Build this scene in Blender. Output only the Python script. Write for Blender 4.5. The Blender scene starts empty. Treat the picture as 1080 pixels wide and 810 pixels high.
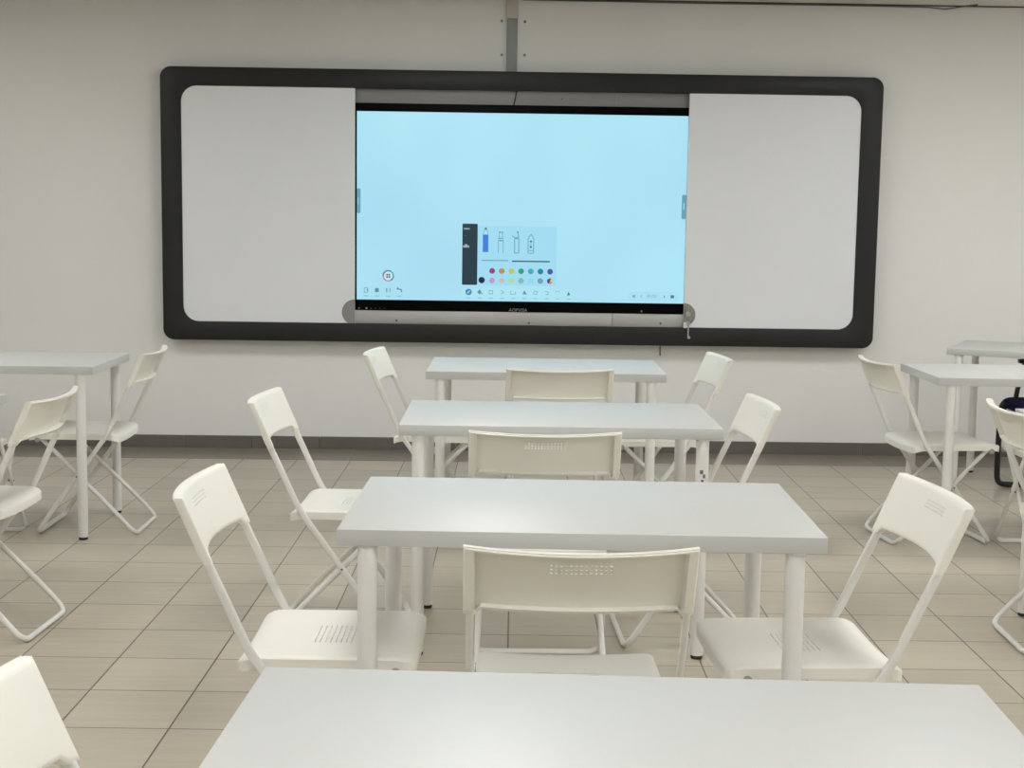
import bpy, bmesh, math, random
from mathutils import Vector, Matrix
random.seed(7)
C = bpy.context.scene.collection
PI = math.pi
R = math.radians

# ------------------------------------------------------------------ materials
def lin(c):
    f = lambda v: v / 12.92 if v <= .04045 else ((v + .055) / 1.055) ** 2.4
    return tuple(f(v / 255) for v in c) + (1,)

def mat(name, col, rough=.5, metal=0, bump=0, bscale=200, vary=0, vscale=6, spec=.5, emit=None, estr=1, coat=0):
    m = bpy.data.materials.new(name); m.use_nodes = True
    nt = m.node_tree; b = nt.nodes['Principled BSDF']
    b.inputs['Base Color'].default_value = col
    b.inputs['Roughness'].default_value = rough
    b.inputs['Metallic'].default_value = metal
    b.inputs['Specular IOR Level'].default_value = spec
    b.inputs['Coat Weight'].default_value = coat
    if emit:
        b.inputs['Emission Color'].default_value = emit
        b.inputs['Emission Strength'].default_value = estr
    tc = nt.nodes.new('ShaderNodeTexCoord')
    if vary:
        n = nt.nodes.new('ShaderNodeTexNoise'); n.inputs['Scale'].default_value = vscale; n.inputs['Detail'].default_value = 4
        nt.links.new(tc.outputs['Object'], n.inputs['Vector'])
        mx = nt.nodes.new('ShaderNodeMix'); mx.data_type = 'RGBA'
        mx.inputs[6].default_value = tuple(v * (1 - vary) for v in col[:3]) + (1,)
        mx.inputs[7].default_value = tuple(min(1, v * (1 + vary)) for v in col[:3]) + (1,)
        nt.links.new(n.outputs['Fac'], mx.inputs[0]); nt.links.new(mx.outputs[2], b.inputs['Base Color'])
    if bump:
        n2 = nt.nodes.new('ShaderNodeTexNoise'); n2.inputs['Scale'].default_value = bscale; n2.inputs['Detail'].default_value = 3
        nt.links.new(tc.outputs['Object'], n2.inputs['Vector'])
        bp = nt.nodes.new('ShaderNodeBump'); bp.inputs['Strength'].default_value = bump; bp.inputs['Distance'].default_value = .002
        nt.links.new(n2.outputs['Fac'], bp.inputs['Height']); nt.links.new(bp.outputs['Normal'], b.inputs['Normal'])
    return m

def emitter(name, rgb, s=1.0):
    m = bpy.data.materials.new(name); m.use_nodes = True
    b = m.node_tree.nodes['Principled BSDF']
    b.inputs['Base Color'].default_value = (.01, .01, .01, 1)
    b.inputs['Roughness'].default_value = .35
    b.inputs['Specular IOR Level'].default_value = .3
    b.inputs['Emission Color'].default_value = lin(rgb)
    b.inputs['Emission Strength'].default_value = s
    return m

M = {}
M['wall'] = mat('wall_paint', (.87, .86, .84, 1), .75, bump=.15, bscale=120, vary=.02, vscale=1.5)
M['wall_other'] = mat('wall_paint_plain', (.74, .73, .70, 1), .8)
M['ceil'] = mat('ceiling_board', (.70, .68, .63, 1), .85, bump=.2, bscale=60)
M['base'] = mat('baseboard_tile', (.15, .142, .125, 1), .35, vary=.1, vscale=9)
M['plastic'] = mat('white_plastic', (.875, .86, .785, 1), .42, bump=.04, bscale=500)
M['tube'] = mat('white_steel_tube', (.80, .79, .755, 1), .34)
M['rivet'] = mat('dark_rivet', (.12, .12, .115, 1), .4)
M['bush'] = mat('grey_bushing', (.42, .42, .42, 1), .35, metal=.4)
M['top'] = mat('white_laminate', (.585, .592, .58, 1), .40, bump=.02, bscale=700)
M['leg'] = mat('white_leg', (.84, .835, .81, 1), .36)
M['foot'] = mat('black_foot', (.015, .015, .015, 1), .5)
M['frame'] = mat('charcoal_frame', (.020, .020, .020, 1), .42, vary=.1, vscale=3, spec=.3)
M['white_board'] = mat('whiteboard', (.85, .865, .89, 1), .45, vary=.015, vscale=2)
M['recess'] = mat('grey_recess', (.40, .39, .39, 1), .4, vary=.06, vscale=4)
M['rail'] = mat('grey_rail', (.50, .49, .485, 1), .38, metal=.25, vary=.05, vscale=5)
M['dark'] = mat('dark_line', (.012, .012, .012, 1), .6)
M['bezel'] = mat('black_bezel', (.0012, .0012, .0015, 1), .3, spec=.06)
M['lock'] = mat('grey_lock', (.30, .30, .285, 1), .35, metal=.3)
M['key'] = mat('key_metal', (.55, .53, .5, 1), .3, metal=.85)
M['keytag'] = mat('key_tag', (.75, .75, .75, 1), .5)
M['duct_low'] = mat('duct_grey_blue', (.335, .35, .35, 1), .6)
M['duct_up'] = mat('duct_cream', (.60, .55, .51, 1), .55)
M['led'] = mat('led_diffuser', (.8, .8, .8, 1), .5, emit=(.985, 1, 1, 1), estr=18.5)
M['ledframe'] = mat('led_frame', (.75, .75, .74, 1), .4)
M['navy'] = mat('navy_fabric', (.004, .003, .026, 1), .9, bump=.4, bscale=600, spec=.1)
M['shell'] = mat('grey_shell', (.42, .42, .43, 1), .45)
M['black_tube'] = mat('black_tube', (.008, .008, .009, 1), .35)
M['mark'] = mat('ink_mark', (.16, .16, .17, 1), .6)

def floor_mat():
    m = bpy.data.materials.new('floor_tiles'); m.use_nodes = True
    nt = m.node_tree; N = nt.nodes; L = nt.links; b = N['Principled BSDF']
    tc = N.new('ShaderNodeTexCoord')
    mp = N.new('ShaderNodeMapping'); mp.vector_type = 'POINT'
    mp.inputs['Rotation'].default_value = (0, 0, R(1.0)); mp.inputs['Location'].default_value = (3.014, 2.38, 0)
    L.new(tc.outputs['Object'], mp.inputs['Vector'])
    br = N.new('ShaderNodeTexBrick'); br.offset = 0; br.squash = 1
    br.inputs['Scale'].default_value = 1; br.inputs['Brick Width'].default_value = .301; br.inputs['Row Height'].default_value = .3025
    br.inputs['Mortar Size'].default_value = .0027; br.inputs['Mortar Smooth'].default_value = .2; br.inputs['Bias'].default_value = 0
    br.inputs['Color1'].default_value = lin((182, 173, 156)); br.inputs['Color2'].default_value = lin((193, 183, 165))
    br.inputs['Mortar'].default_value = lin((92, 84, 72))
    L.new(mp.outputs['Vector'], br.inputs['Vector'])
    # streaks running along each tile
    mp2 = N.new('ShaderNodeMapping'); mp2.inputs['Scale'].default_value = (2.2, 38, 1)
    L.new(tc.outputs['Object'], mp2.inputs['Vector'])
    ns = N.new('ShaderNodeTexNoise'); ns.inputs['Scale'].default_value = 1.0; ns.inputs['Detail'].default_value = 6; ns.inputs['Roughness'].default_value = .6
    L.new(mp2.outputs['Vector'], ns.inputs['Vector'])
    rmp = N.new('ShaderNodeValToRGB'); rmp.color_ramp.elements[0].position = .3; rmp.color_ramp.elements[0].color = (.91, .91, .91, 1)
    rmp.color_ramp.elements[1].position = .7; rmp.color_ramp.elements[1].color = (1.05, 1.05, 1.05, 1)
    L.new(ns.outputs['Fac'], rmp.inputs['Fac'])
    mul = N.new('ShaderNodeMix'); mul.data_type = 'RGBA'; mul.blend_type = 'MULTIPLY'; mul.inputs[0].default_value = 1
    L.new(br.outputs['Color'], mul.inputs[6]); L.new(rmp.outputs['Color'], mul.inputs[7])
    L.new(mul.outputs[2], b.inputs['Base Color'])
    b.inputs['Roughness'].default_value = .32
    b.inputs['Specular IOR Level'].default_value = .5
    bp = N.new('ShaderNodeBump'); bp.inputs['Strength'].default_value = .35; bp.inputs['Distance'].default_value = .002; bp.invert = True
    L.new(br.outputs['Fac'], bp.inputs['Height']); L.new(bp.outputs['Normal'], b.inputs['Normal'])
    return m
M['floor'] = floor_mat()
M['border'] = mat('floor_border_tile', lin((132, 126, 114)), .3, vary=.08, vscale=8)

# ------------------------------------------------------------------ mesh helpers
def link(name, me, m, parent=None, smooth=None):
    o = bpy.data.objects.new(name, me); C.objects.link(o)
    for x in (m if isinstance(m, (list, tuple)) else [m]): me.materials.append(x)
    if parent: o.parent = parent
    if smooth is not None:
        for p in me.polygons: p.use_smooth = True
        me.set_sharp_from_angle(angle=R(smooth))
    return o
def obj(name, bm, m, parent=None, smooth=None):
    bmesh.ops.recalc_face_normals(bm, faces=bm.faces)
    me = bpy.data.meshes.new(name); bm.to_mesh(me); bm.free()
    return link(name, me, m, parent, smooth)
def add_box(bm, x0, x1, y0, y1, z0, z1, bev=0, seg=2, mi=0):
    r = bmesh.ops.create_cube(bm, size=1)
    vs = r['verts']
    bmesh.ops.scale(bm, vec=(x1 - x0, y1 - y0, z1 - z0), verts=vs)
    bmesh.ops.translate(bm, vec=((x0 + x1) / 2, (y0 + y1) / 2, (z0 + z1) / 2), verts=vs)
    fs = set(f for v in vs for f in v.link_faces)
    for f in fs: f.material_index = mi
    if bev:
        es = list(set(e for v in vs for e in v.link_edges))
        bmesh.ops.bevel(bm, geom=es, offset=bev, segments=seg, profile=.5, affect='EDGES')
def add_cyl(bm, p0, p1, r0, r1=None, n=24, mi=0):
    r1 = r0 if r1 is None else r1
    p0 = Vector(p0); p1 = Vector(p1); d = p1 - p0
    q = d.to_track_quat('Z', 'Y').to_matrix().to_4x4()
    r = bmesh.ops.create_cone(bm, cap_ends=True, segments=n, radius1=r0, radius2=r1, depth=d.length,
                              matrix=Matrix.Translation((p0 + p1) / 2) @ q)
    for v in r['verts']:
        for f in v.link_faces: f.material_index = mi
def add_lathe(bm, prof, cx=0, cy=0, n=28):
    rings = []
    for (r, z) in prof:
        rings.append([bm.verts.new((cx + r * math.cos(2 * PI * k / n), cy + r * math.sin(2 * PI * k / n), z)) for k in range(n)])
    for a, b in zip(rings, rings[1:]):
        for k in range(n): bm.faces.new((a[k], a[(k + 1) % n], b[(k + 1) % n], b[k]))
    bm.faces.new(rings[0][::-1]); bm.faces.new(rings[-1])
def catmull(pts, sub=6):
    P = [Vector(p) for p in pts]; out = []
    for i in range(len(P) - 1):
        p0 = P[i - 1] if i else P[0] * 2 - P[1]; p1, p2 = P[i], P[i + 1]
        p3 = P[i + 2] if i + 2 < len(P) else P[-1] * 2 - P[-2]
        # centripetal-ish tangents limited by the segment length
        m1 = (p2 - p0) * .5; m2 = (p3 - p1) * .5; L = (p2 - p1).length
        if m1.length > L: m1 = m1.normalized() * L
        if m2.length > L: m2 = m2.normalized() * L
        for k in range(sub):
            t = k / sub
            out.append((2*t**3-3*t*t+1)*p1 + (t**3-2*t*t+t)*m1 + (-2*t**3+3*t*t)*p2 + (t**3-t*t)*m2)
    out.append(P[-1]); return out
def add_tube(bm, path, a, b=None, ref=(0, 0, 1), n=12, pw=1):
    """elliptical tube: half size a along the reference direction, b across it"""
    b = a if b is None else b
    ref = Vector(ref); rings = []
    for i, p in enumerate(path):
        t = (path[min(i + 1, len(path) - 1)] - path[max(i - 1, 0)]).normalized()
        u = (ref - t * ref.dot(t))
        if u.length < 1e-4: u = t.orthogonal()
        u.normalize(); v = t.cross(u)
        sq = lambda t: math.copysign(abs(t) ** pw, t)
        rings.append([bm.verts.new(p + u * a * sq(math.cos(2 * PI * k / n)) + v * b * sq(math.sin(2 * PI * k / n))) for k in range(n)])
    for A, B in zip(rings, rings[1:]):
        for k in range(n): bm.faces.new((A[k], A[(k + 1) % n], B[(k + 1) % n], B[k]))
    bm.faces.new(rings[0][::-1]); bm.faces.new(rings[-1])
def shell_grid(us, vs, front, back, hole):
    """a sheet with thickness over a grid, with cells left out as real openings"""
    bm = bmesh.new(); nu, nv = len(us), len(vs)
    F = [[bm.verts.new(front(u, v)) for v in vs] for u in us]
    B = [[bm.verts.new(back(u, v)) for v in vs] for u in us]
    solid = lambda i, j: 0 <= i < nu - 1 and 0 <= j < nv - 1 and not hole(i, j)
    for i in range(nu - 1):
        for j in range(nv - 1):
            if not solid(i, j): continue
            bm.faces.new((F[i][j], F[i+1][j], F[i+1][j+1], F[i][j+1]))
            bm.faces.new((B[i][j], B[i][j+1], B[i+1][j+1], B[i+1][j]))
            for (di, dj, p, q) in ((0, -1, (i, j), (i+1, j)), (1, 0, (i+1, j), (i+1, j+1)), (0, 1, (i+1, j+1), (i, j+1)), (-1, 0, (i, j+1), (i, j))):
                if not solid(i + di, j + dj):
                    bm.faces.new((F[q[0]][q[1]], F[p[0]][p[1]], B[p[0]][p[1]], B[q[0]][q[1]]))
    for v in [v for v in bm.verts if not v.link_faces]: bm.verts.remove(v)
    return bm
def rrect(x0, x1, z0, z1, r, n=8):
    P = []
    for cx, cz, a0 in ((x1 - r, z1 - r, 0), (x0 + r, z1 - r, PI/2), (x0 + r, z0 + r, PI), (x1 - r, z0 + r, 1.5*PI)):
        for k in range(n + 1):
            a = a0 + PI/2 * k / n; P.append((cx + r * math.cos(a), cz + r * math.sin(a)))
    return P
def add_poly_prism(bm, P, y0, y1, mi=0):
    a = [bm.verts.new((x, y0, z)) for x, z in P]; b = [bm.verts.new((x, y1, z)) for x, z in P]
    f = bm.faces.new(a); f.material_index = mi
    f = bm.faces.new(b[::-1]); f.material_index = mi
    for k in range(len(P)):
        f = bm.faces.new((a[k], b[k], b[(k+1) % len(P)], a[(k+1) % len(P)])); f.material_index = mi
def thing(name, label, cat, loc=(0, 0, 0), rz=0, group=None):
    o = bpy.data.objects.new(name, None); C.objects.link(o)
    o.empty_display_size = .1
    o.location = loc; o.rotation_euler = (0, 0, rz)
    return tag(o, label, cat, group)
def tag(o, label, cat, group=None):
    o['label'] = label; o['category'] = cat
    if group: o['group'] = group
    return o
def struct(o):
    o['kind'] = 'structure'; return o
def dup(root, loc, rz, label, group):
    r = root.copy(); C.objects.link(r); r.location = loc; r.rotation_euler = (0, 0, rz)
    r['label'] = label; r['group'] = group
    for ch in list(root.children):
        c = ch.copy(); C.objects.link(c); c.parent = r
        for g in list(ch.children):
            d = g.copy(); C.objects.link(d); d.parent = c
    return r

# ------------------------------------------------------------------ room shell
X0, X1, Y0, YW, ZC = -5.0, 5.2, -4.0, 8.3135, 2.612
def plane(name, pts, m):
    me = bpy.data.meshes.new(name); me.from_pydata(pts, [], [tuple(range(len(pts)))])
    return struct(link(name, me, m))
def slab(name, x0, x1, y0, y1, z0, z1, m):
    bm = bmesh.new(); add_box(bm, x0, x1, y0, y1, z0, z1); return struct(obj(name, bm, m))
YB = 7.925
slab('floor', X0 - .1, X1 + .1, Y0 - .1, YW + .1, -.1, 0, M['floor'])
bm = bmesh.new()
xx = X0
while xx < X1:
    add_box(bm, xx + .001, min(xx + .301 - .001, X1), YB + .0, YW, 0, .0012); xx += .301
tl = struct(obj('trim_1', bm, M['border']))
slab('wall_front', X0 - .1, X1 + .1, YW, YW + .1, 0, ZC, M['wall'])
slab('wall_left', X0 - .1, X0, Y0, YW, 0, ZC, M['wall_other'])
slab('wall_right', X1, X1 + .1, Y0, YW, 0, ZC, M['wall_other'])
slab('wall_back', X0 - .1, X1 + .1, Y0 - .1, Y0, 0, ZC, M['wall_other'])
slab('ceiling', X0 - .1, X1 + .1, Y0 - .1, YW + .1, ZC, ZC + .1, M['ceil'])
bm = bmesh.new(); xx = X0
while xx < X1:
    add_box(bm, xx + .0008, min(xx + .4012 - .0008, X1), YW - .012, YW, 0, .074, bev=.002, seg=1); xx += .4012
struct(obj('baseboard_front', bm, M['base'], smooth=40))
# thin angle trim where the wall meets the ceiling boards
bm = bmesh.new(); add_box(bm, X0, X1, YW - .022, YW, ZC - .004, ZC)
struct(obj('trim_2', bm, M['dark']))

# ceiling light panels (the lamps of the room, on the ceiling above and behind the view)
def make_light():
    t = thing('ceiling_light', 'square white flush ceiling light panel', 'ceiling light', group='ceiling light panels')
    bm = bmesh.new()
    for (a, b, c, d) in ((-.31, .31, -.31, -.29), (-.31, .31, .29, .31), (-.31, -.29, -.29, .29), (.29, .31, -.29, .29)):
        add_box(bm, a, b, c, d, -.018, 0)
    obj('frame', bm, M['ledframe'], t)
    bm = bmesh.new(); add_box(bm, -.29, .29, -.29, .29, -.010, -.002); obj('diffuser', bm, M['led'], t)
    return t
L0 = make_light(); first = True
for ly in (6.2, 3.8, 1.4, -1.0):
    for lx in (-2.9, -.2, 2.5, 4.6):
        if first: L0.location = (lx, ly, ZC); first = False
        else: dup(L0, (lx, ly, ZC), 0, L0['label'], 'ceiling light panels')

# ------------------------------------------------------------------ chair (faces +Y, origin on the floor under its rear bar)
HX = .2015
def u_back(z):        # where the upright runs behind the sitter
    return -.036 + (.775 - z) * .435
def make_chair():
    t = thing('folding_chair', '', 'chair')
    def bend(x, top, foot, r, n=7):
        # arc in the slanted plane of a frame: from the leg (x fixed) on to the floor bar
        top, foot = Vector(top), Vector(foot); d = (top - foot).normalized(); out = []
        for k in range(n + 1):
            a = PI / 2 * k / n
            q = foot + d * r * (1 - math.sin(a)); out.append((x - r * (1 - math.cos(a)), q.x, q.y))
        return out
    side = [(-.0360, .768), (.0125, .655), (.0585, .555), (.105, .455), (.150, .388), (.245, .257), (.345, .1175)]
    corner = bend(HX, (.245, .257), (.4200, .0102), .042) + [(HX - .08, .4200, .0102)]
    pts = [(HX, u, z) for u, z in side] + corner
    pts = pts + [(-x, u, z) for x, u, z in pts[::-1]]
    bm = bmesh.new(); add_tube(bm, catmull(pts, 5), .0100, .0066, ref=(0, .82, .57), n=16, pw=.62)
    obj('front_frame', bm, M['tube'], t, smooth=50)
    w = .181
    rp = [(.1695, .402, .415), (.173, .325, .340), (.178, .245, .257), (.184, .10, .1125)] + bend(.186, (.245, .257), (.003, .0094), .042) + [(.10, .003, .0094)]
    rp = rp + [(-x, u, z) for x, u, z in rp[::-1]]
    bm = bmesh.new(); add_tube(bm, catmull(rp, 5), .0092, .0092, ref=(0, -.7, .7), n=12)
    obj('rear_frame', bm, M['tube'], t, smooth=50)
    for s in (1, -1):
        bm = bmesh.new()
        add_cyl(bm, (s * .175, .245, .257), (s * .2095, .245, .257), .0035, n=12)
        obj('rivet', bm, M['rivet'], t)
        bm = bmesh.new()
        add_cyl(bm, (s * .182, .122, .424), (s * .204, .122, .424), .006, n=12)
        obj('seat_pivot', bm, M['tube'], t)
        bm = bmesh.new()
        add_cyl(bm, (s * .165, .411, .411), (s * .1935, .411, .411), .0105, n=16)
        obj('bushing', bm, M['bush'], t)
    # --- seat: moulded sheet with skirt, rounded corners, slots in the middle
    SW, U0, U1 = .190, .072, .454
    cols = 8; p = .0115; uc = .262
    us_slots = [(uc + (k - (cols - 1) / 2) * p - .0008, uc + (k - (cols - 1) / 2) * p + .0008) for k in range(cols)]
    xs_slots = [(c - .0185, c + .0185) for c in (-.045, 0, .045)]
    us = sorted(set([round(v, 5) for v in [U0, U0+.003, U0+.010, U0+.02, U0+.03, U0+.042, U0+.06, .17, .2] + [q for s in us_slots for q in s] + [.33, .37, U1-.042, U1-.03, U1-.02, U1-.010, U1-.003, U1]]))
    xs = sorted(set([round(v, 5) for v in [-SW, -SW+.003, -SW+.010, -SW+.025, -.13, -.1] + [q for s in xs_slots for q in s] + [.1, .13, SW-.025, SW-.010, SW-.003, SW]]))
    hs = set(); 
    for a, b in us_slots:
        for c, d in xs_slots: hs.add((xs.index(round(c, 5)), us.index(round(a, 5))))
    rc = .029
    def wid(u):
        d = min(u - U0, U1 - u)
        if d >= rc: return SW
        return SW - rc + math.sqrt(max(0, rc * rc - (rc - d) ** 2))
    def sx(x, u):
        return x * wid(u) / SW if abs(x) > .09 else x * min(1, wid(u) / SW)
    def edge(x, u): return min(SW - abs(x), u - U0, U1 - u)
    def top(x, u):
        z = .435 + .006 * (x / SW) ** 2
        e = edge(x, u)
        if e < .010: z -= .005 * (1 - e / .010) ** 2
        if u < U0 + .045: z -= .013 * ((U0 + .045 - u) / .045) ** 2
        if u > U1 - .05: z -= .008 * ((u - U1 + .05) / .05) ** 2
        return Vector((sx(x, u), u, z))
    def under(x, u):
        e = edge(x, u); q = top(x, u)
        if e < .0099 - .004: q.z -= .0235
        else: q.z -= .006
        return q
    obj('seat', shell_grid(xs, us, top, under, lambda i, j: (i, j) in hs), M['plastic'], t, smooth=42)
    # --- backrest: curved sheet with a rim, sleeves over the uprights, small holes
    BW = .2135; Z0, Z1 = .655, .777
    hx = [( (k - 6) * .0090 - .0018, (k - 6) * .0090 + .0018) for k in range(13)]
    hz = [(c - .0017, c + .0017) for c in (.7500, .7425, .735)]
    bx = [-BW, -BW+.003, -BW+.008, -.194, -.1905, -.181, -.165, -.14, -.115, -.09, -.07]
    bx = sorted(set([round(v, 5) for v in bx + [-v for v in bx] + [q for s in hx for q in s]]))
    bz = sorted(set([round(v, 5) for v in [Z0, Z0+.002, Z0+.006, Z0+.0085, .675, .69, .705, .716] + [q for s in hz for q in s] + [.759, Z1-.0085, Z1-.0070, Z1-.004, Z1-.002, Z1]]))
    bh = set((bx.index(round(a, 5)), bz.index(round(c, 5))) for a, b in hx for c, d in hz)
    def shape(x, z):
        a = abs(x) / BW
        k = (z - Z0) / (Z1 - Z0)
        drop = .013 * min(1, max(0, (abs(x) - .181) / .0098))      # fillet down on to the sleeve
        zz = z - drop * max(0, 1 - 1.6 * k) ** 1.5 + .006 * (a * a) * k
        return zz, a
    def bfront(x, z):
        zz, a = shape(x, z)
        u = u_back(zz) - .036 * (1 - min(1, a) ** 2) + .0130
        e = min(BW - abs(x), z - Z0, Z1 - z)
        if e < .008: u -= .0045 * (1 - e / .008) ** 2
        return Vector((x, u, zz))
    def bback(x, z):
        zz, a = shape(x, z)
        u = u_back(zz) - .036 * (1 - min(1, a) ** 2) + .0130
        rim = abs(x) > .192 or z > Z1 - .0075 or z < Z0 + .007
        e = min(BW - abs(x), z - Z0, Z1 - z)
        d = .0245 if rim else .0045
        if e < .003: d -= .004
        return Vector((x, u - d, zz))
    obj('backrest', shell_grid(bx, bz, bfront, bback, lambda i, j: (i, j) in bh), M['plastic'], t, smooth=38)
    return t
chair0 = make_chair(); chair_used = [False]
def place_chair(x, y, deg, label, group):
    """deg: direction the sitter faces, measured from +X"""
    rz = R(deg - 90)
    if not chair_used[0]:
        chair_used[0] = True; chair0.location = (x, y, 0); chair0.rotation_euler = (0, 0, rz)
        chair0['label'] = label; chair0['group'] = group; return chair0
    return dup(chair0, (x, y, 0), rz, label, group)

# ------------------------------------------------------------------ table (origin: floor under the middle of its camera-side edge)
TH, TT = .734, .034
def make_table():
    t = thing('table', '', 'table')
    bm = bmesh.new(); add_box(bm, -.5, .5, 0, .6, TH - TT, TH, bev=.0015, seg=2)
    obj('tabletop', bm, M['top'], t, smooth=40)
    for sx in (-1, 1):
        for y in (.026, .574):
            x = sx * .44
            bm = bmesh.new()
            add_lathe(bm, [(.0195, .012), (.0203, .016), (.0203, .690), (.0203, TH - TT - .0062)], x, y)
            l = obj('leg', bm, M['leg'], t, smooth=40)
            bm = bmesh.new(); add_lathe(bm, [(.0165, 0), (.0185, .002), (.0185, .0122)], x, y)
            obj('foot_cap', bm, M['foot'], l, smooth=40)
            bm = bmesh.new(); add_lathe(bm, [(.0225, TH - TT - .0065), (.024, TH - TT - .004), (.024, TH - TT)], x, y)
            obj('mounting_plate', bm, M['leg'], l, smooth=40)
    return t
table0 = make_table(); table_used = [False]
def place_table(x, y, deg, label, group):
    if not table_used[0]:
        table_used[0] = True; table0.location = (x, y, 0); table0.rotation_euler = (0, 0, R(deg))
        table0['label'] = label; table0['group'] = group; return table0
    return dup(table0, (x, y, 0), R(deg), label, group)

gm = 'white tables of the middle column'; gl = 'white tables of the left column'; gr = 'white tables of the right column'
t4 = place_table(.158, 1.335, -2.93, 'white table closest to the camera, bare top cut off by the bottom edge', gm)
t3 = place_table(.194, 2.837, -1.87, 'white table second from the camera in the middle column, with chairs at three sides', gm)
t2 = place_table(.226, 4.324, -.67, 'white table second from the wall board in the middle column, with a marked leg', gm)
t1 = place_table(.240, 5.859, -1.1, 'white table nearest the wall board in the middle column, under the screen', gm)
place_table(-2.135, 5.872, 0, 'white table far left by the front wall, cut off by the left edge', gl)
place_table(-2.182, 4.362, 0, 'white table at the left edge, only its right corner in view', gl)
place_table(2.378, 5.851, -1, 'white table on the right with a chair at its left end', gr)
place_table(2.325, 4.285, -1.5, 'white table mostly outside the right edge, only a corner tip showing behind a chair', gr)
a0 = R(-27.5)
place_table(2.367 + .5 * math.cos(a0), 7.291 + .5 * math.sin(a0), -27.5, 'white table turned at an angle against the front wall at far right', gr)

gc = 'white folding chairs'
place_chair(.172, 2.552, 90, 'white folding chair with its back to the camera at the second nearest table', gc)
place_chair(.160, 3.945, 90, 'white folding chair with its back to the camera at the third nearest table', gc)
place_chair(.282, 5.608, 91, 'white folding chair with its back to the camera at the table under the screen', gc)
place_chair(-.596, 3.120, -1, 'white folding chair at the left end of the second nearest table', gc)
place_chair(.955, 3.098, 182.5, 'white folding chair at the right end of the second nearest table', gc)
place_chair(-.690, 4.632, -3, 'white folding chair at the left end of the third nearest table', gc)
place_chair(.862, 4.622, 181.5, 'white folding chair at the right end of the third nearest table', gc)
place_chair(-.462, 6.222, -5, 'white folding chair at the left end of the table under the screen', gc)
place_chair(.968, 6.165, 183.5, 'white folding chair at the right end of the table under the screen', gc)
place_chair(-1.490, 6.158, 180, 'white folding chair at the right end of the far left table by the front wall', gc)
place_chair(-1.450, 4.605, 176.5, 'white folding chair facing left with its cream back turned to the camera', gc)
place_chair(-2.175, 5.610, 90, 'white folding chair hidden behind the left chairs, a few of its legs showing', gc)
place_chair(1.722, 6.108, 5.5, 'white folding chair facing right, nearest the lower right corner of the wall board', gc)
place_chair(1.735, 4.570, -3, 'white folding chair facing right, cut off by the right edge', gc)
place_chair(2.405, 5.600, 90, 'white folding chair at the right edge, only crossed legs showing behind another chair', gc)
place_chair(-.578, 1.630, -2, 'white folding chair at the bottom left corner, only its backrest in view', gc)

# marks inked on the leg of the third table (part of that leg)
for ch in t2.children:
    if ch.name.startswith('leg') and ch.data.vertices[0].co.x > 0 and ch.data.vertices[0].co.y < .3:
        bm = bmesh.new()
        for (dx, z, w, h) in ((-.004, .598, .010, .012), (.004, .585, .007, .012), (-.001, .570, .008, .009), (.004, .557, .006, .006)):
            ang = math.asin(max(-1, min(1, dx / .0206)))
            add_box(bm, .44 + dx - w/2, .44 + dx + w/2, .026 - .0215, .026 - .0190, z - h/2, z + h/2)
        mk = obj('ink_marks', bm, M['mark'], ch); mk['label'] = 'small dark marks on the leg'

# ------------------------------------------------------------------ wall board
BX0, BX1, BZ0, BZ1 = -1.878, 2.233, .645, 2.194
IX0, IX1, IZ0, IZ1 = -1.762, 2.112, .752, 2.089
YF = 8.2135
board = thing('sliding_whiteboard', 'long black framed board on the front wall with two white sliding panels', 'whiteboard', (.1775, YW, BZ0))
def loc(o):  # children are written in world coordinates
    o.matrix_parent_inverse = board.matrix_world.inverted(); return o
bpy.context.view_layer.update()
binv = Matrix.Translation(board.location).inverted()
def bpart(name, bm, m, parent=None, smooth=None):
    bmesh.ops.transform(bm, matrix=binv, verts=bm.verts)
    return obj(name, bm, m, parent or board, smooth)
def ring_prism(bm, Po, Pi, y0, y1):
    n = len(Po); V = lambda P, y: [bm.verts.new((x, y, z)) for x, z in P]
    a, b, c, d = V(Po, y0), V(Pi, y0), V(Po, y1), V(Pi, y1)
    for k in range(n):
        j = (k + 1) % n
        bm.faces.new((a[k], a[j], b[j], b[k])); bm.faces.new((c[k], d[k], d[j], c[j]))
        bm.faces.new((a[k], c[k], c[j], a[j])); bm.faces.new((b[k], b[j], d[j], d[k]))
bm = bmesh.new(); ring_prism(bm, rrect(BX0, BX1, BZ0, BZ1, .062), rrect(IX0, IX1, IZ0, IZ1, .09), YF, YW)
es = [e for e in bm.edges if all(abs(v.co.y - YF) < 1e-6 for v in e.verts) and len(e.link_faces) == 2 and abs(e.link_faces[0].normal.dot(e.link_faces[1].normal)) < .5]
bmesh.ops.recalc_face_normals(bm, faces=bm.faces)
bm.normal_update()
es = [e for e in bm.edges if all(abs(v.co.y - YF) < 1e-6 for v in e.verts) and e.calc_face_angle(0) > 1]
bmesh.ops.bevel(bm, geom=es, offset=.004, segments=2, profile=.5, affect='EDGES')
bpart('frame', bm, M['frame'], smooth=40)
bm = bmesh.new(); add_box(bm, IX0 - .01, IX1 + .01, YW - .012, YW - .002, IZ0 - .01, IZ1 + .01)
bpart('back_panel', bm, M['recess'])
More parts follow.
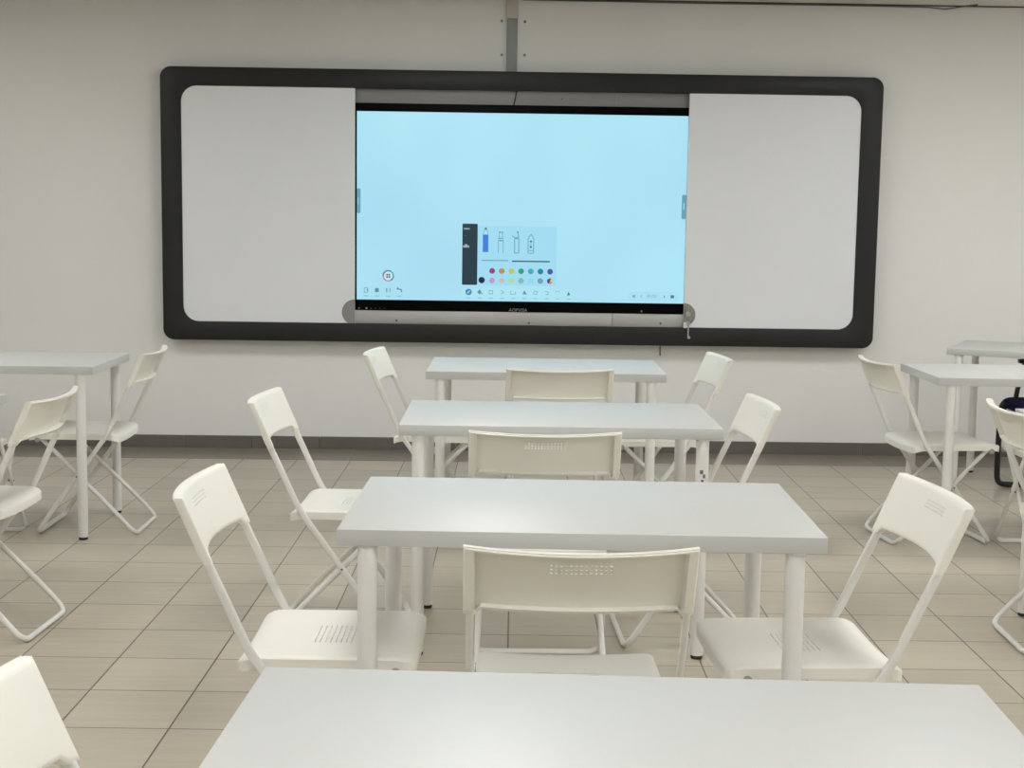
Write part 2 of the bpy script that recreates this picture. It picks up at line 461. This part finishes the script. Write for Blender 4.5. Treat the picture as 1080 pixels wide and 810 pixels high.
# shelf boards above and below the screen, with seams and bolts
bm = bmesh.new(); add_box(bm, -.80, .128, 8.262, 8.272, 2.0095, IZ1 + .004); add_box(bm, .1305, .712, 8.262, 8.272, 2.0095, IZ1 + .004); add_box(bm, .7135, 1.15, 8.262, 8.272, 2.0095, IZ1 + .004)
bpart('upper_panel', bm, mat('upper_panel_shaded_grey', (.27, .262, .255, 1), .4, vary=.06, vscale=4))  # recess grey made darker here: shade above the screen put into the colour
bm = bmesh.new(); add_cyl(bm, (.126, 8.2605, 2.0105), (.143, 8.2605, IZ1 + .003), .0042, n=8)
sm_ = bpart('seam_strip', bm, M['dark']); sm_['label'] = 'dark slanted joint strip'
bm = bmesh.new(); add_box(bm, -.80, .7135, 8.236, 8.30, IZ0 - .004, .826, bev=.002); add_box(bm, .7155, 1.15, 8.236, 8.30, IZ0 - .004, .826, bev=.002)
rail = bpart('lower_rail', bm, M['rail'], smooth=40)
for (x, z) in ((-.536, .770), (.232, .766), (.996, .773)):
    bm = bmesh.new(); add_cyl(bm, (x, 8.236, z), (x, 8.232, z), .007, .005, n=12); bpart('bolt', bm, M['rivet'], rail)
bm = bmesh.new(); add_cyl(bm, (.40, 8.262, 2.048), (.40, 8.258, 2.048), .006, .005, n=12); bpart('bolt', bm, M['rivet'])
# panels
def panel(x0, x1, r_left, label):
    bm = bmesh.new(); r = .088
    P = []
    z0, z1 = IZ0 + .001, IZ1 - .001
    if r_left:
        for cx, cz, a0 in ((x0 + r, z1 - r, PI/2), (x0 + r, z0 + r, PI)):
            for k in range(9): P.append((cx + r * math.cos(a0 + PI/2*k/8), cz + r * math.sin(a0 + PI/2*k/8)))
        P += [(x1, z0), (x1, z1)]
    else:
        P += [(x0, z1), (x0, z0)]
        for cx, cz, a0 in ((x1 - r, z0 + r, 1.5*PI), (x1 - r, z1 - r, 0)):
            for k in range(9): P.append((cx + r * math.cos(a0 + PI/2*k/8), cz + r * math.sin(a0 + PI/2*k/8)))
    add_poly_prism(bm, P, YF + .008, YF + .024)
    return bpart('whiteboard_panel', bm, M['white_board'])
pL = panel(IX0 + .001, -.777, True, ''); pR = panel(1.128, IX1 - .001, False, '')
def half_disc(cx, cz, r, side, y0, y1):
    bm = bmesh.new()
    P = [(cx + side * r * math.sin(PI * k / 20), cz + r * math.cos(PI * k / 20)) for k in range(21)]
    add_poly_prism(bm, P, y0, y1); return bm
bpart('finger_pull', half_disc(-.7772, .8165, .073, -1, YF + .0045, YF + .0085), M['lock'], pL)
lk = bpart('lock_plate', half_disc(1.1282, .8265, .067, 1, YF + .0035, YF + .0085), M['lock'], pR)
bm = bmesh.new(); add_cyl(bm, (1.150, YF + .004, .832), (1.150, YF - .006, .832), .014, n=20)
add_cyl(bm, (1.150, YF - .005, .832), (1.150, YF - .008, .832), .009, n=16)
bpart('lock_cylinder', bm, M['key'], pR)
# keys left hanging in the lock
kt = thing('key_bunch', 'small metal keys hanging from the lock at the lower right of the screen', 'keys', (1.150, YF - .016, .832))
kinv = Matrix.Translation(kt.location).inverted()
def kpart(name, bm, m, smooth=None):
    bmesh.ops.transform(bm, matrix=kinv, verts=bm.verts); return obj(name, bm, m, kt, smooth)
bm = bmesh.new()
add_box(bm, 1.148, 1.152, YF - .030, YF - .008, .8285, .8355); add_box(bm, 1.1385, 1.1615, YF - .032, YF - .029, .822, .842, bev=.001)
kpart('key_in_lock', bm, M['key'])
bm = bmesh.new()
ringp = [Vector((1.146 + .017 * math.cos(a), YF - .0305, .806 + .017 * math.sin(a))) for a in [2 * PI * k / 24 for k in range(25)]]
add_tube(bm, ringp, .0013, ref=(0, 1, 0), n=6); kpart('key_ring', bm, M['key'], 60)
bm = bmesh.new(); add_box(bm, 1.122, 1.142, YF - .0335, YF - .0305, .752, .785, bev=.001); kpart('key_tag', bm, M['keytag'])
bm = bmesh.new()
add_cyl(bm, (1.150, YF - .036, .780), (1.150, YF - .033, .780), .010, n=18)
add_box(bm, 1.146, 1.154, YF - .036, YF - .0335, .705, .775); add_cyl(bm, (1.155, YF - .036, .698), (1.155, YF - .033, .698), .009, n=16)
kpart('key', bm, M['key'])
# ------------------------------------------------------------------ interactive display
SX0, SX1, SZ0, SZ1 = -.768, 1.1285, .8885, 1.9625
disp = thing('interactive_display', 'large wall touch screen showing a pale blue drawing page between two white panels', 'screen', ((SX0 + SX1) / 2, 8.30, .822))
dinv = Matrix.Translation(disp.location).inverted()
def dpart(name, bm, m, parent=None, smooth=None):
    bmesh.ops.transform(bm, matrix=dinv, verts=bm.verts); return obj(name, bm, m, parent or disp, smooth)
YS = 8.2525
bm = bmesh.new()
add_box(bm, SX0 - .010, SX1 + .010, 8.247, 8.300, .827, SZ0)
add_box(bm, SX0 - .010, SX1 + .010, 8.247, 8.300, SZ1, 2.009)
add_box(bm, SX0 - .010, SX0, 8.247, 8.300, SZ0, SZ1); add_box(bm, SX1, SX1 + .010, 8.247, 8.300, SZ0, SZ1)
bez = dpart('bezel', bm, M['bezel'])

scr = bpy.data.materials.new('lit_screen'); scr.use_nodes = True
nt = scr.node_tree; b = nt.nodes['Principled BSDF']
b.inputs['Base Color'].default_value = (.01, .01, .012, 1); b.inputs['Roughness'].default_value = .3
tc = nt.nodes.new('ShaderNodeTexCoord'); mp = nt.nodes.new('ShaderNodeMapping'); mp.inputs['Scale'].default_value = (.9, 1, .7)
ns = nt.nodes.new('ShaderNodeTexNoise'); ns.inputs['Scale'].default_value = 1.4; ns.inputs['Detail'].default_value = 1
rp = nt.nodes.new('ShaderNodeValToRGB')
rp.color_ramp.elements[0].position = .35; rp.color_ramp.elements[0].color = lin((172, 226, 247))
rp.color_ramp.elements[1].position = .65; rp.color_ramp.elements[1].color = lin((178, 236, 251))
nt.links.new(tc.outputs['Object'], mp.inputs['Vector']); nt.links.new(mp.outputs['Vector'], ns.inputs['Vector'])
nt.links.new(ns.outputs['Fac'], rp.inputs['Fac']); nt.links.new(rp.outputs['Color'], b.inputs['Emission Color'])
b.inputs['Emission Strength'].default_value = .93
bm = bmesh.new(); add_box(bm, SX0, SX1, YS, YS + .02, SZ0, SZ1)
screen = dpart('screen', bm, scr)

UI = {}
def ui(rgb):
    if rgb not in UI: UI[rgb] = emitter('screen_ink_%d_%d_%d' % rgb, rgb, .93)
    return UI[rgb]
class Sheet:
    """flat picture elements shown on the screen, gathered into one mesh"""
    def __init__(s): s.bm = bmesh.new(); s.m = []; s.lev = 0
    def mi(s, rgb):
        m = ui(rgb)
        if m not in s.m: s.m.append(m)
        return s.m.index(m)
    def poly(s, P, rgb, lev=1):
        f = s.bm.faces.new([s.bm.verts.new((x, YS - .0004 * lev, z)) for x, z in P]); f.material_index = s.mi(rgb)
    def rect(s, x0, x1, z0, z1, rgb, lev=1, r=0):
        s.poly(rrect(x0, x1, z0, z1, r, 4) if r else [(x0, z0), (x1, z0), (x1, z1), (x0, z1)], rgb, lev)
    def disc(s, x, z, r, rgb, lev=1, n=24, a0=0, a1=2*PI):
        P = [(x + r * math.cos(a0 + (a1 - a0) * k / n), z + r * math.sin(a0 + (a1 - a0) * k / n)) for k in range(n + (0 if a1 - a0 > 6.2 else 1))]
        if a1 - a0 < 6.2: P.append((x, z))
        s.poly(P, rgb, lev)
    def ring(s, x, z, r0, r1, rgb, lev=1, n=24, a0=0, a1=2*PI):
        for k in range(n):
            a, c = a0 + (a1 - a0) * k / n, a0 + (a1 - a0) * (k + 1) / n
            s.poly([(x + r0*math.cos(a), z + r0*math.sin(a)), (x + r1*math.cos(a), z + r1*math.sin(a)), (x + r1*math.cos(c), z + r1*math.sin(c)), (x + r0*math.cos(c), z + r0*math.sin(c))], rgb, lev)
    def stroke(s, P, w, rgb, lev=1, close=False):
        P = list(P) + ([P[0]] if close else [])
        for (xa, za), (xb, zb) in zip(P, P[1:]):
            d = math.hypot(xb - xa, zb - za) or 1; nx, nz = -(zb - za) / d * w / 2, (xb - xa) / d * w / 2
            s.poly([(xa + nx, za + nz), (xb + nx, zb + nz), (xb - nx, zb - nz), (xa - nx, za - nz)], rgb, lev)
    def build(s, name, parent):
        for f in s.bm.faces: pass
        bmesh.ops.transform(s.bm, matrix=dinv, verts=s.bm.verts)
        me = bpy.data.meshes.new(name); s.bm.to_mesh(me); s.bm.free()
        return link(name, me, s.m, parent)
LINE = (112, 162, 180)
# palette window
s = Sheet()
s.rect(-.072, .385, .981, 1.322, (165, 225, 248), 1, .012)
s.rect(-.160, -.072, .981, 1.333, (32, 56, 70), 2, .006)
s.rect(-.152, -.118, 1.300, 1.308, (140, 170, 180), 3); s.rect(-.150, -.136, 1.262, 1.267, (60, 100, 96), 3)
s.rect(-.157, -.120, 1.196, 1.208, (150, 178, 190), 3, .003); s.disc(-.139, 1.207, .009, (160, 186, 196), 3)
s.rect(-.042, -.010, 1.172, 1.272, (60, 128, 226), 3)                 # blue pen
s.poly([(-.040, 1.274), (-.012, 1.274), (-.017, 1.298), (-.035, 1.298)], (176, 226, 246), 3); s.disc(-.0255, 1.306, .0065, (70, 110, 128), 3)
s.stroke([(-.040, 1.274), (-.033, 1.300), (-.018, 1.300), (-.012, 1.274)], .003, LINE, 4)
for x0 in (.048,):                                                    # highlighter
    s.stroke([(x0, 1.168), (x0, 1.236), (x0 + .028, 1.236), (x0 + .028, 1.168)], .0035, LINE, 3)
    s.stroke([(x0 - .002, 1.240), (x0 + .030, 1.240)], .004, LINE, 3); s.stroke([(x0 - .002, 1.252), (x0 + .030, 1.252)], .006, (110, 160, 176), 3)
    s.stroke([(x0 + .004, 1.256), (x0 + .006, 1.282)], .003, LINE, 3); s.stroke([(x0 + .024, 1.256), (x0 + .022, 1.282)], .003, LINE, 3)
    s.rect(x0 + .004, x0 + .012, 1.282, 1.290, (86, 136, 152), 3); s.rect(x0 + .018, x0 + .026, 1.282, 1.290, (86, 136, 152), 3)
s.stroke([(.142, 1.168), (.142, 1.252), (.166, 1.252), (.166, 1.168)], .005, LINE, 3, True)   # brush
s.stroke([(.128, 1.268), (.142, 1.256), (.166, 1.258), (.160, 1.282)], .005, LINE, 3); s.rect(.154, .164, 1.284, 1.292, (86, 136, 152), 3)
s.stroke([(.220, 1.168), (.220, 1.252), (.236, 1.278), (.252, 1.252), (.252, 1.168)], .0045, LINE, 3, True)   # crayon
s.stroke([(.220, 1.184), (.252, 1.184)], .004, LINE, 3)
s.disc(.236, 1.236, .006, (60, 96, 104), 3); s.disc(.236, 1.204, .006, (60, 96, 104), 3); s.stroke([(.236, 1.236), (.236, 1.204)], .003, LINE, 3)
s.rect(-.047, .106, 1.121, 1.127, (112, 168, 184), 3); s.rect(.128, .348, 1.117, 1.125, (52, 104, 118), 3, .003)
row1 = [(150, 66, 126), (186, 146, 96), (176, 210, 104), (44, 166, 120), (56, 176, 186), (28, 134, 170), (70, 92, 164)]
row2 = [(186, 160, 206), (206, 192, 186), (178, 222, 178), (128, 190, 196), (140, 224, 238), (110, 160, 192)]
for k, c in enumerate(row1): s.disc(.014 + k * .0559, 1.0635, .0165, c, 3)
for k, c in enumerate(row2): s.disc(.014 + k * .0559, 1.0085, .0160, c, 3)
x = .014 + 6 * .0559
for k, c in enumerate([(226, 206, 120), (120, 70, 130), (50, 70, 120), (200, 130, 120)]): s.disc(x, 1.0085, .0165, c, 3, 8, k * PI/2 - .5, k * PI/2 + PI/2 - .5)
s.disc(-.046, 1.0095, .0185, (12, 34, 60), 3)
s.build('palette_window', screen)
# bottom tool bar
s = Sheet()
s.rect(-.160, .480, .900, .962, (176, 234, 249), 1, .006)
s.disc(-.121, .940, .0185, (58, 140, 186), 2); s.stroke([(-.129, .932), (-.113, .948)], .008, (150, 214, 236), 3)
def ic(k): return -.121 + k * .0647
s.poly([(ic(1) - .014, .940), (ic(1), .956), (ic(1) + .010, .940), (ic(1), .926)], (86, 140, 160), 2); s.disc(ic(1) + .012, .932, .005, (110, 170, 190), 2)
s.stroke([(ic(2) - .010, .930), (ic(2) + .010, .930), (ic(2) + .010, .950), (ic(2) - .010, .950)], .004, (130, 176, 190), 2, True)
s.stroke([(ic(3) - .006, .952), (ic(3) + .010, .940), (ic(3) - .006, .930)], .004, (130, 176, 190), 2)
s.stroke([(ic(4) - .014, .952), (ic(4) - .014, .930), (ic(4) + .012, .930), (ic(4) + .012, .944)], .004, (130, 182, 194), 2)
s.poly([(ic(5) - .012, .930), (ic(5) + .014, .930), (ic(5), .954)], (104, 158, 174), 2)
s.stroke([(ic(6) - .012, .932), (ic(6) + .008, .932), (ic(6) + .012, .948), (ic(6) - .008, .950)], .004, (130, 182, 194), 2, True)
s.stroke([(ic(7) - .012, .950), (ic(7) + .010, .944), (ic(7) + .006, .930), (ic(7) - .008, .930)], .004, (130, 182, 194), 2)
s.stroke([(ic(8) - .014, .946), (ic(8), .952), (ic(8) + .012, .946)], .004, (130, 188, 198), 2)
s.poly([(ic(9) - .010, .926), (ic(9) + .008, .930), (ic(9) - .004, .950)], (70, 116, 130), 2)
for k in range(10): s.rect(ic(k) - .013, ic(k) + .012, .9045, .9085, (134, 190, 204), 2)
s.build('drawing_toolbar', screen)
# left tool group, round menu badge, page counter, side tabs
s = Sheet()
s.rect(-.740, -.500, .900, .966, (172, 230, 248), 1, .006)
def il(k): return -.714 + k * .0635
s.stroke([(il(0) - .010, .930), (il(0) - .010, .956), (il(0) + .010, .956), (il(0) + .010, .930)], .004, (124, 172, 190), 2, True); s.rect(il(0) + .004, il(0) + .010, .938, .950, (100, 150, 166), 3)
s.rect(il(1) - .012, il(1) + .010, .932, .955, (88, 146, 160), 2, .003)
s.rect(il(2) - .012, il(2) - .004, .932, .956, (118, 170, 182), 2); s.rect(il(2) + .008, il(2) + .014, .932, .956, (118, 170, 182), 2)
s.poly([(il(3) - .014, .954), (il(3) - .004, .962), (il(3) - .004, .946)], (70, 110, 126), 2); s.stroke([(il(3) - .004, .952), (il(3) + .014, .948), (il(3) + .014, .934)], .006, (84, 130, 146), 2)
for k in range(4): s.rect(il(k) - .013, il(k) + .012, .908, .912, (134, 178, 196), 2)
s.build('page_toolbar', screen)
s = Sheet()
s.disc(-.586, 1.027, .034, (214, 236, 246), 1)
for k, c in enumerate([(70, 190, 190), (84, 150, 170), (120, 120, 150), (190, 150, 190), (170, 170, 190), (60, 160, 160)]): s.ring(-.586, 1.027, .025, .034, c, 2, 6, k * PI/3, (k + 1) * PI/3)
for dx in (-.0065, .0065):
    for dz in (-.0065, .0065): s.rect(-.586 + dx - .005, -.586 + dx + .005, 1.027 + dz - .005, 1.027 + dz + .005, (70, 100, 124), 2)
s.build('menu_badge', screen)
s = Sheet()
s.rect(.806, 1.094, .903, .955, (174, 231, 249), 1, .006)
s.stroke([(.847, .934), (.836, .928), (.847, .921)], .006, (104, 156, 172), 2); s.rect(.830, .834, .921, .935, (104, 156, 172), 2)
s.stroke([(.885, .935), (.878, .928), (.885, .920)], .004, (122, 172, 188), 2); s.stroke([(1.012, .934), (1.019, .928), (1.012, .921)], .005, (104, 156, 172), 2)
s.rect(1.052, 1.072, .919, .937, (76, 120, 140), 2, .003)
s.build('page_counter', screen)
s = Sheet()
s.rect(SX0, SX0 + .021, 1.384, 1.526, (106, 164, 182), 2, .009); s.rect(SX0 + .006, SX0 + .011, 1.434, 1.474, (160, 212, 230), 3)
s.build('side_tab', screen); s = Sheet()
s.rect(SX1 - .026, SX1, 1.376, 1.516, (106, 164, 186), 2, .009); s.rect(SX1 - .017, SX1 - .010, 1.430, 1.468, (160, 212, 234), 3)
s.build('side_tab', screen)
def text(name, body, size, x, z, y, m, parent, align='CENTER', shear=0):
    cu = bpy.data.curves.new(name, 'FONT'); cu.body = body; cu.size = size; cu.align_x = align; cu.align_y = 'CENTER'; cu.shear = shear
    o = bpy.data.objects.new(name, cu); C.objects.link(o)
    me = bpy.data.meshes.new_from_object(o.evaluated_get(bpy.context.evaluated_depsgraph_get())); bpy.data.objects.remove(o)
    me.transform(Matrix.Translation((x, y, z)) @ Matrix.Rotation(PI/2, 4, 'X')); me.transform(dinv)
    me.materials.clear(); me.name = name
    return link(name, me, m, parent)
text('page_number', '01/01', .026, .945, .928, YS - .001, ui((110, 160, 176)), screen)
text('maker_mark', 'AOPVISA', .027, .166, .8375, 8.2466, mat('logo_grey', (.32, .32, .32, 1), .4), bez, shear=.1)
for k, c in enumerate(((150, 70, 80), (150, 150, 150), (60, 60, 60), (60, 60, 60), (60, 60, 60), (60, 60, 60))):
    bm = bmesh.new(); x = -.754 + (k * .043 if k < 2 else .043 + (k - 1) * .026); r = .0055 if k < 2 else .004
    add_cyl(bm, (x, 8.247, .8385), (x, 8.2462, .8385), r, n=12)
    dpart('button', bm, mat('button_%d' % k, lin(c), .5), bez)
bm = bmesh.new(); add_cyl(bm, (.885, 8.247, .842), (.885, 8.2462, .842), .005, n=12); dpart('sensor', bm, M['bush'], bez)

# ------------------------------------------------------------------ cable duct above the board, cables
duct = thing('cable_duct', 'vertical grey cable duct on the wall above the board', 'cable duct', (.112, YW, 2.194))
def wpart(root, name, bm, m, parent=None, smooth=None):
    bmesh.ops.transform(bm, matrix=Matrix.Translation(root.location).inverted(), verts=bm.verts); return obj(name, bm, m, parent or root, smooth)
bm = bmesh.new(); add_box(bm, .080, .142, YW - .018, YW, 2.17, 2.498, bev=.003); wpart(duct, 'lower_duct', bm, M['duct_low'], smooth=40)
bm = bmesh.new(); add_box(bm, .076, .146, YW - .024, YW, 2.499, ZC - .005, bev=.004); u_ = wpart(duct, 'upper_duct', bm, M['duct_up'], smooth=40); u_['label'] = 'cream upper length of duct'
for (x, z) in ((.051, 2.487), (.184, 2.484), (.053, 2.296), (.184, 2.297)):
    bm = bmesh.new(); add_cyl(bm, (x, YW, z), (x, YW - .006, z), .008, .006, n=12)
    wpart(duct, 'fixing_screw', bm, mat('screw_grey', (.25, .24, .22, 1), .4))
cb = [(.17, YW - .027, ZC - .010), (.6, YW - .026, ZC - .010), (1.2, YW - .026, ZC - .012), (1.9, YW - .027, ZC - .011), (2.48, YW - .026, ZC - .013), (2.58, YW - .03, ZC - .022), (2.66, YW - .05, ZC - .012), (2.75, YW - .09, ZC - .004)]
bm = bmesh.new(); add_tube(bm, catmull(cb, 8), .0038, n=8)
tag(obj('ceiling_cable', bm, M['rivet'], smooth=60), 'thin dark cable along the top of the front wall', 'cable')
bm = bmesh.new(); add_tube(bm, catmull([(1.006, YW - .006, .66), (1.006, YW - .006, .62), (1.007, YW - .006, .578)], 4), .0042, n=8)
tag(obj('cable_end', bm, M['rivet'], smooth=60), 'short dark cable hanging below the board, right of the table under the screen', 'cable')

# ------------------------------------------------------------------ navy chair at the right edge
nc = thing('armchair', 'navy padded chair with black tube frame, half hidden under the angled table at far right', 'chair', (2.880, 7.09, 0), R(88))
def rbox(bm, hw, hd, z0, z1, r, bev, y0=0):
    P = rrect(-hw, hw, -hd, hd, r, 8)
    a = [bm.verts.new((x, y + y0, z0)) for x, y in P]; f = bm.faces.new(a)
    ex = bmesh.ops.extrude_face_region(bm, geom=[f]); vs = [v for v in ex['geom'] if isinstance(v, bmesh.types.BMVert)]
    bmesh.ops.translate(bm, vec=(0, 0, z1 - z0), verts=vs)
    bm.normal_update()
    bmesh.ops.bevel(bm, geom=[e for e in bm.edges if abs(e.verts[0].co.z - e.verts[1].co.z) < 1e-6], offset=bev, segments=3, profile=.5, affect='EDGES')
bm = bmesh.new(); rbox(bm, .215, .225, .432, .476, .09, .014); obj('seat_pad', bm, M['navy'], nc, smooth=50)
bm = bmesh.new(); rbox(bm, .205, .215, .388, .432, .09, .010); obj('seat_shell', bm, M['shell'], nc, smooth=50)
for sx in (-1, 1):
    X = sx * .232
    pts = [(X, -.24, .016), (X, -.05, .016), (X, .16, .016), (X, .198, .026), (X, .210, .06), (X, .212, .20), (X, .210, .38), (X, .203, .430), (X, .180, .458), (X, .13, .464), (X, -.20, .464)]
    bm = bmesh.new(); add_tube(bm, catmull(pts, 5), .0150, ref=(1, 0, 0), n=10); f_ = obj('side_frame', bm, M['black_tube'], nc, smooth=50)
    bm = bmesh.new(); add_tube(bm, catmull([(X, .135, .464), (X, .128, .52), (X, .105, .62), (X, .098, .656)], 4), .0125, ref=(1, 0, 0), n=10); obj('arm_post', bm, M['black_tube'], f_, smooth=50)
    bm = bmesh.new(); add_box(bm, X - .022, X + .022, -.17, .13, .656, .678, bev=.006); obj('arm_pad', bm, M['black_tube'], f_, smooth=50)
    bm = bmesh.new(); add_cyl(bm, (sx * .195, .05, .420), (X, .207, .420), .010, n=10); obj('bracket', bm, M['black_tube'], nc)
    bm = bmesh.new(); add_tube(bm, catmull([(sx * .17, -.20, .42), (sx * .17, -.235, .48), (sx * .17, -.255, .58), (sx * .17, -.26, .62)], 4), .012, ref=(1, 0, 0), n=10)
    obj('back_post', bm, M['black_tube'], nc, smooth=50)
bm = bmesh.new()
add_poly_prism(bm, rrect(-.205, .205, .52, .685, .05), -.287, -.250)
bmesh.ops.recalc_face_normals(bm, faces=bm.faces)
obj('back_pad', bm, M['navy'], nc)

# ------------------------------------------------------------------ camera
f, h, yaw, pit, rol = 1500.48, 1.37031, .0167676, .1162963, .0143575
cy, sy, cp, sp = math.cos(yaw), math.sin(yaw), math.cos(pit), math.sin(pit)
fw = Vector((sy * cp, cy * cp, -sp)); rt = Vector((cy, -sy, 0)); up = rt.cross(fw)
r2 = rt * math.cos(rol) + up * math.sin(rol); u2 = -rt * math.sin(rol) + up * math.cos(rol)
cam = bpy.data.cameras.new('camera'); co = bpy.data.objects.new('camera', cam); C.objects.link(co)
mw = Matrix(((r2.x, u2.x, -fw.x, 0), (r2.y, u2.y, -fw.y, 0), (r2.z, u2.z, -fw.z, h), (0, 0, 0, 1)))
co.matrix_world = mw
cam.sensor_width = 36; cam.sensor_fit = 'HORIZONTAL'; cam.lens = f / 1080 * 36; cam.clip_start = .05
bpy.context.scene.camera = co

w = bpy.data.worlds.new('world'); bpy.context.scene.world = w; w.use_nodes = True
w.node_tree.nodes['Background'].inputs['Color'].default_value = (.5, .5, .5, 1)
w.node_tree.nodes['Background'].inputs['Strength'].default_value = .05
vs = bpy.context.scene.view_settings
vs.view_transform = 'Standard'; vs.look = 'None'; vs.gamma = 1; vs.use_curve_mapping = False
vs.exposure = 0
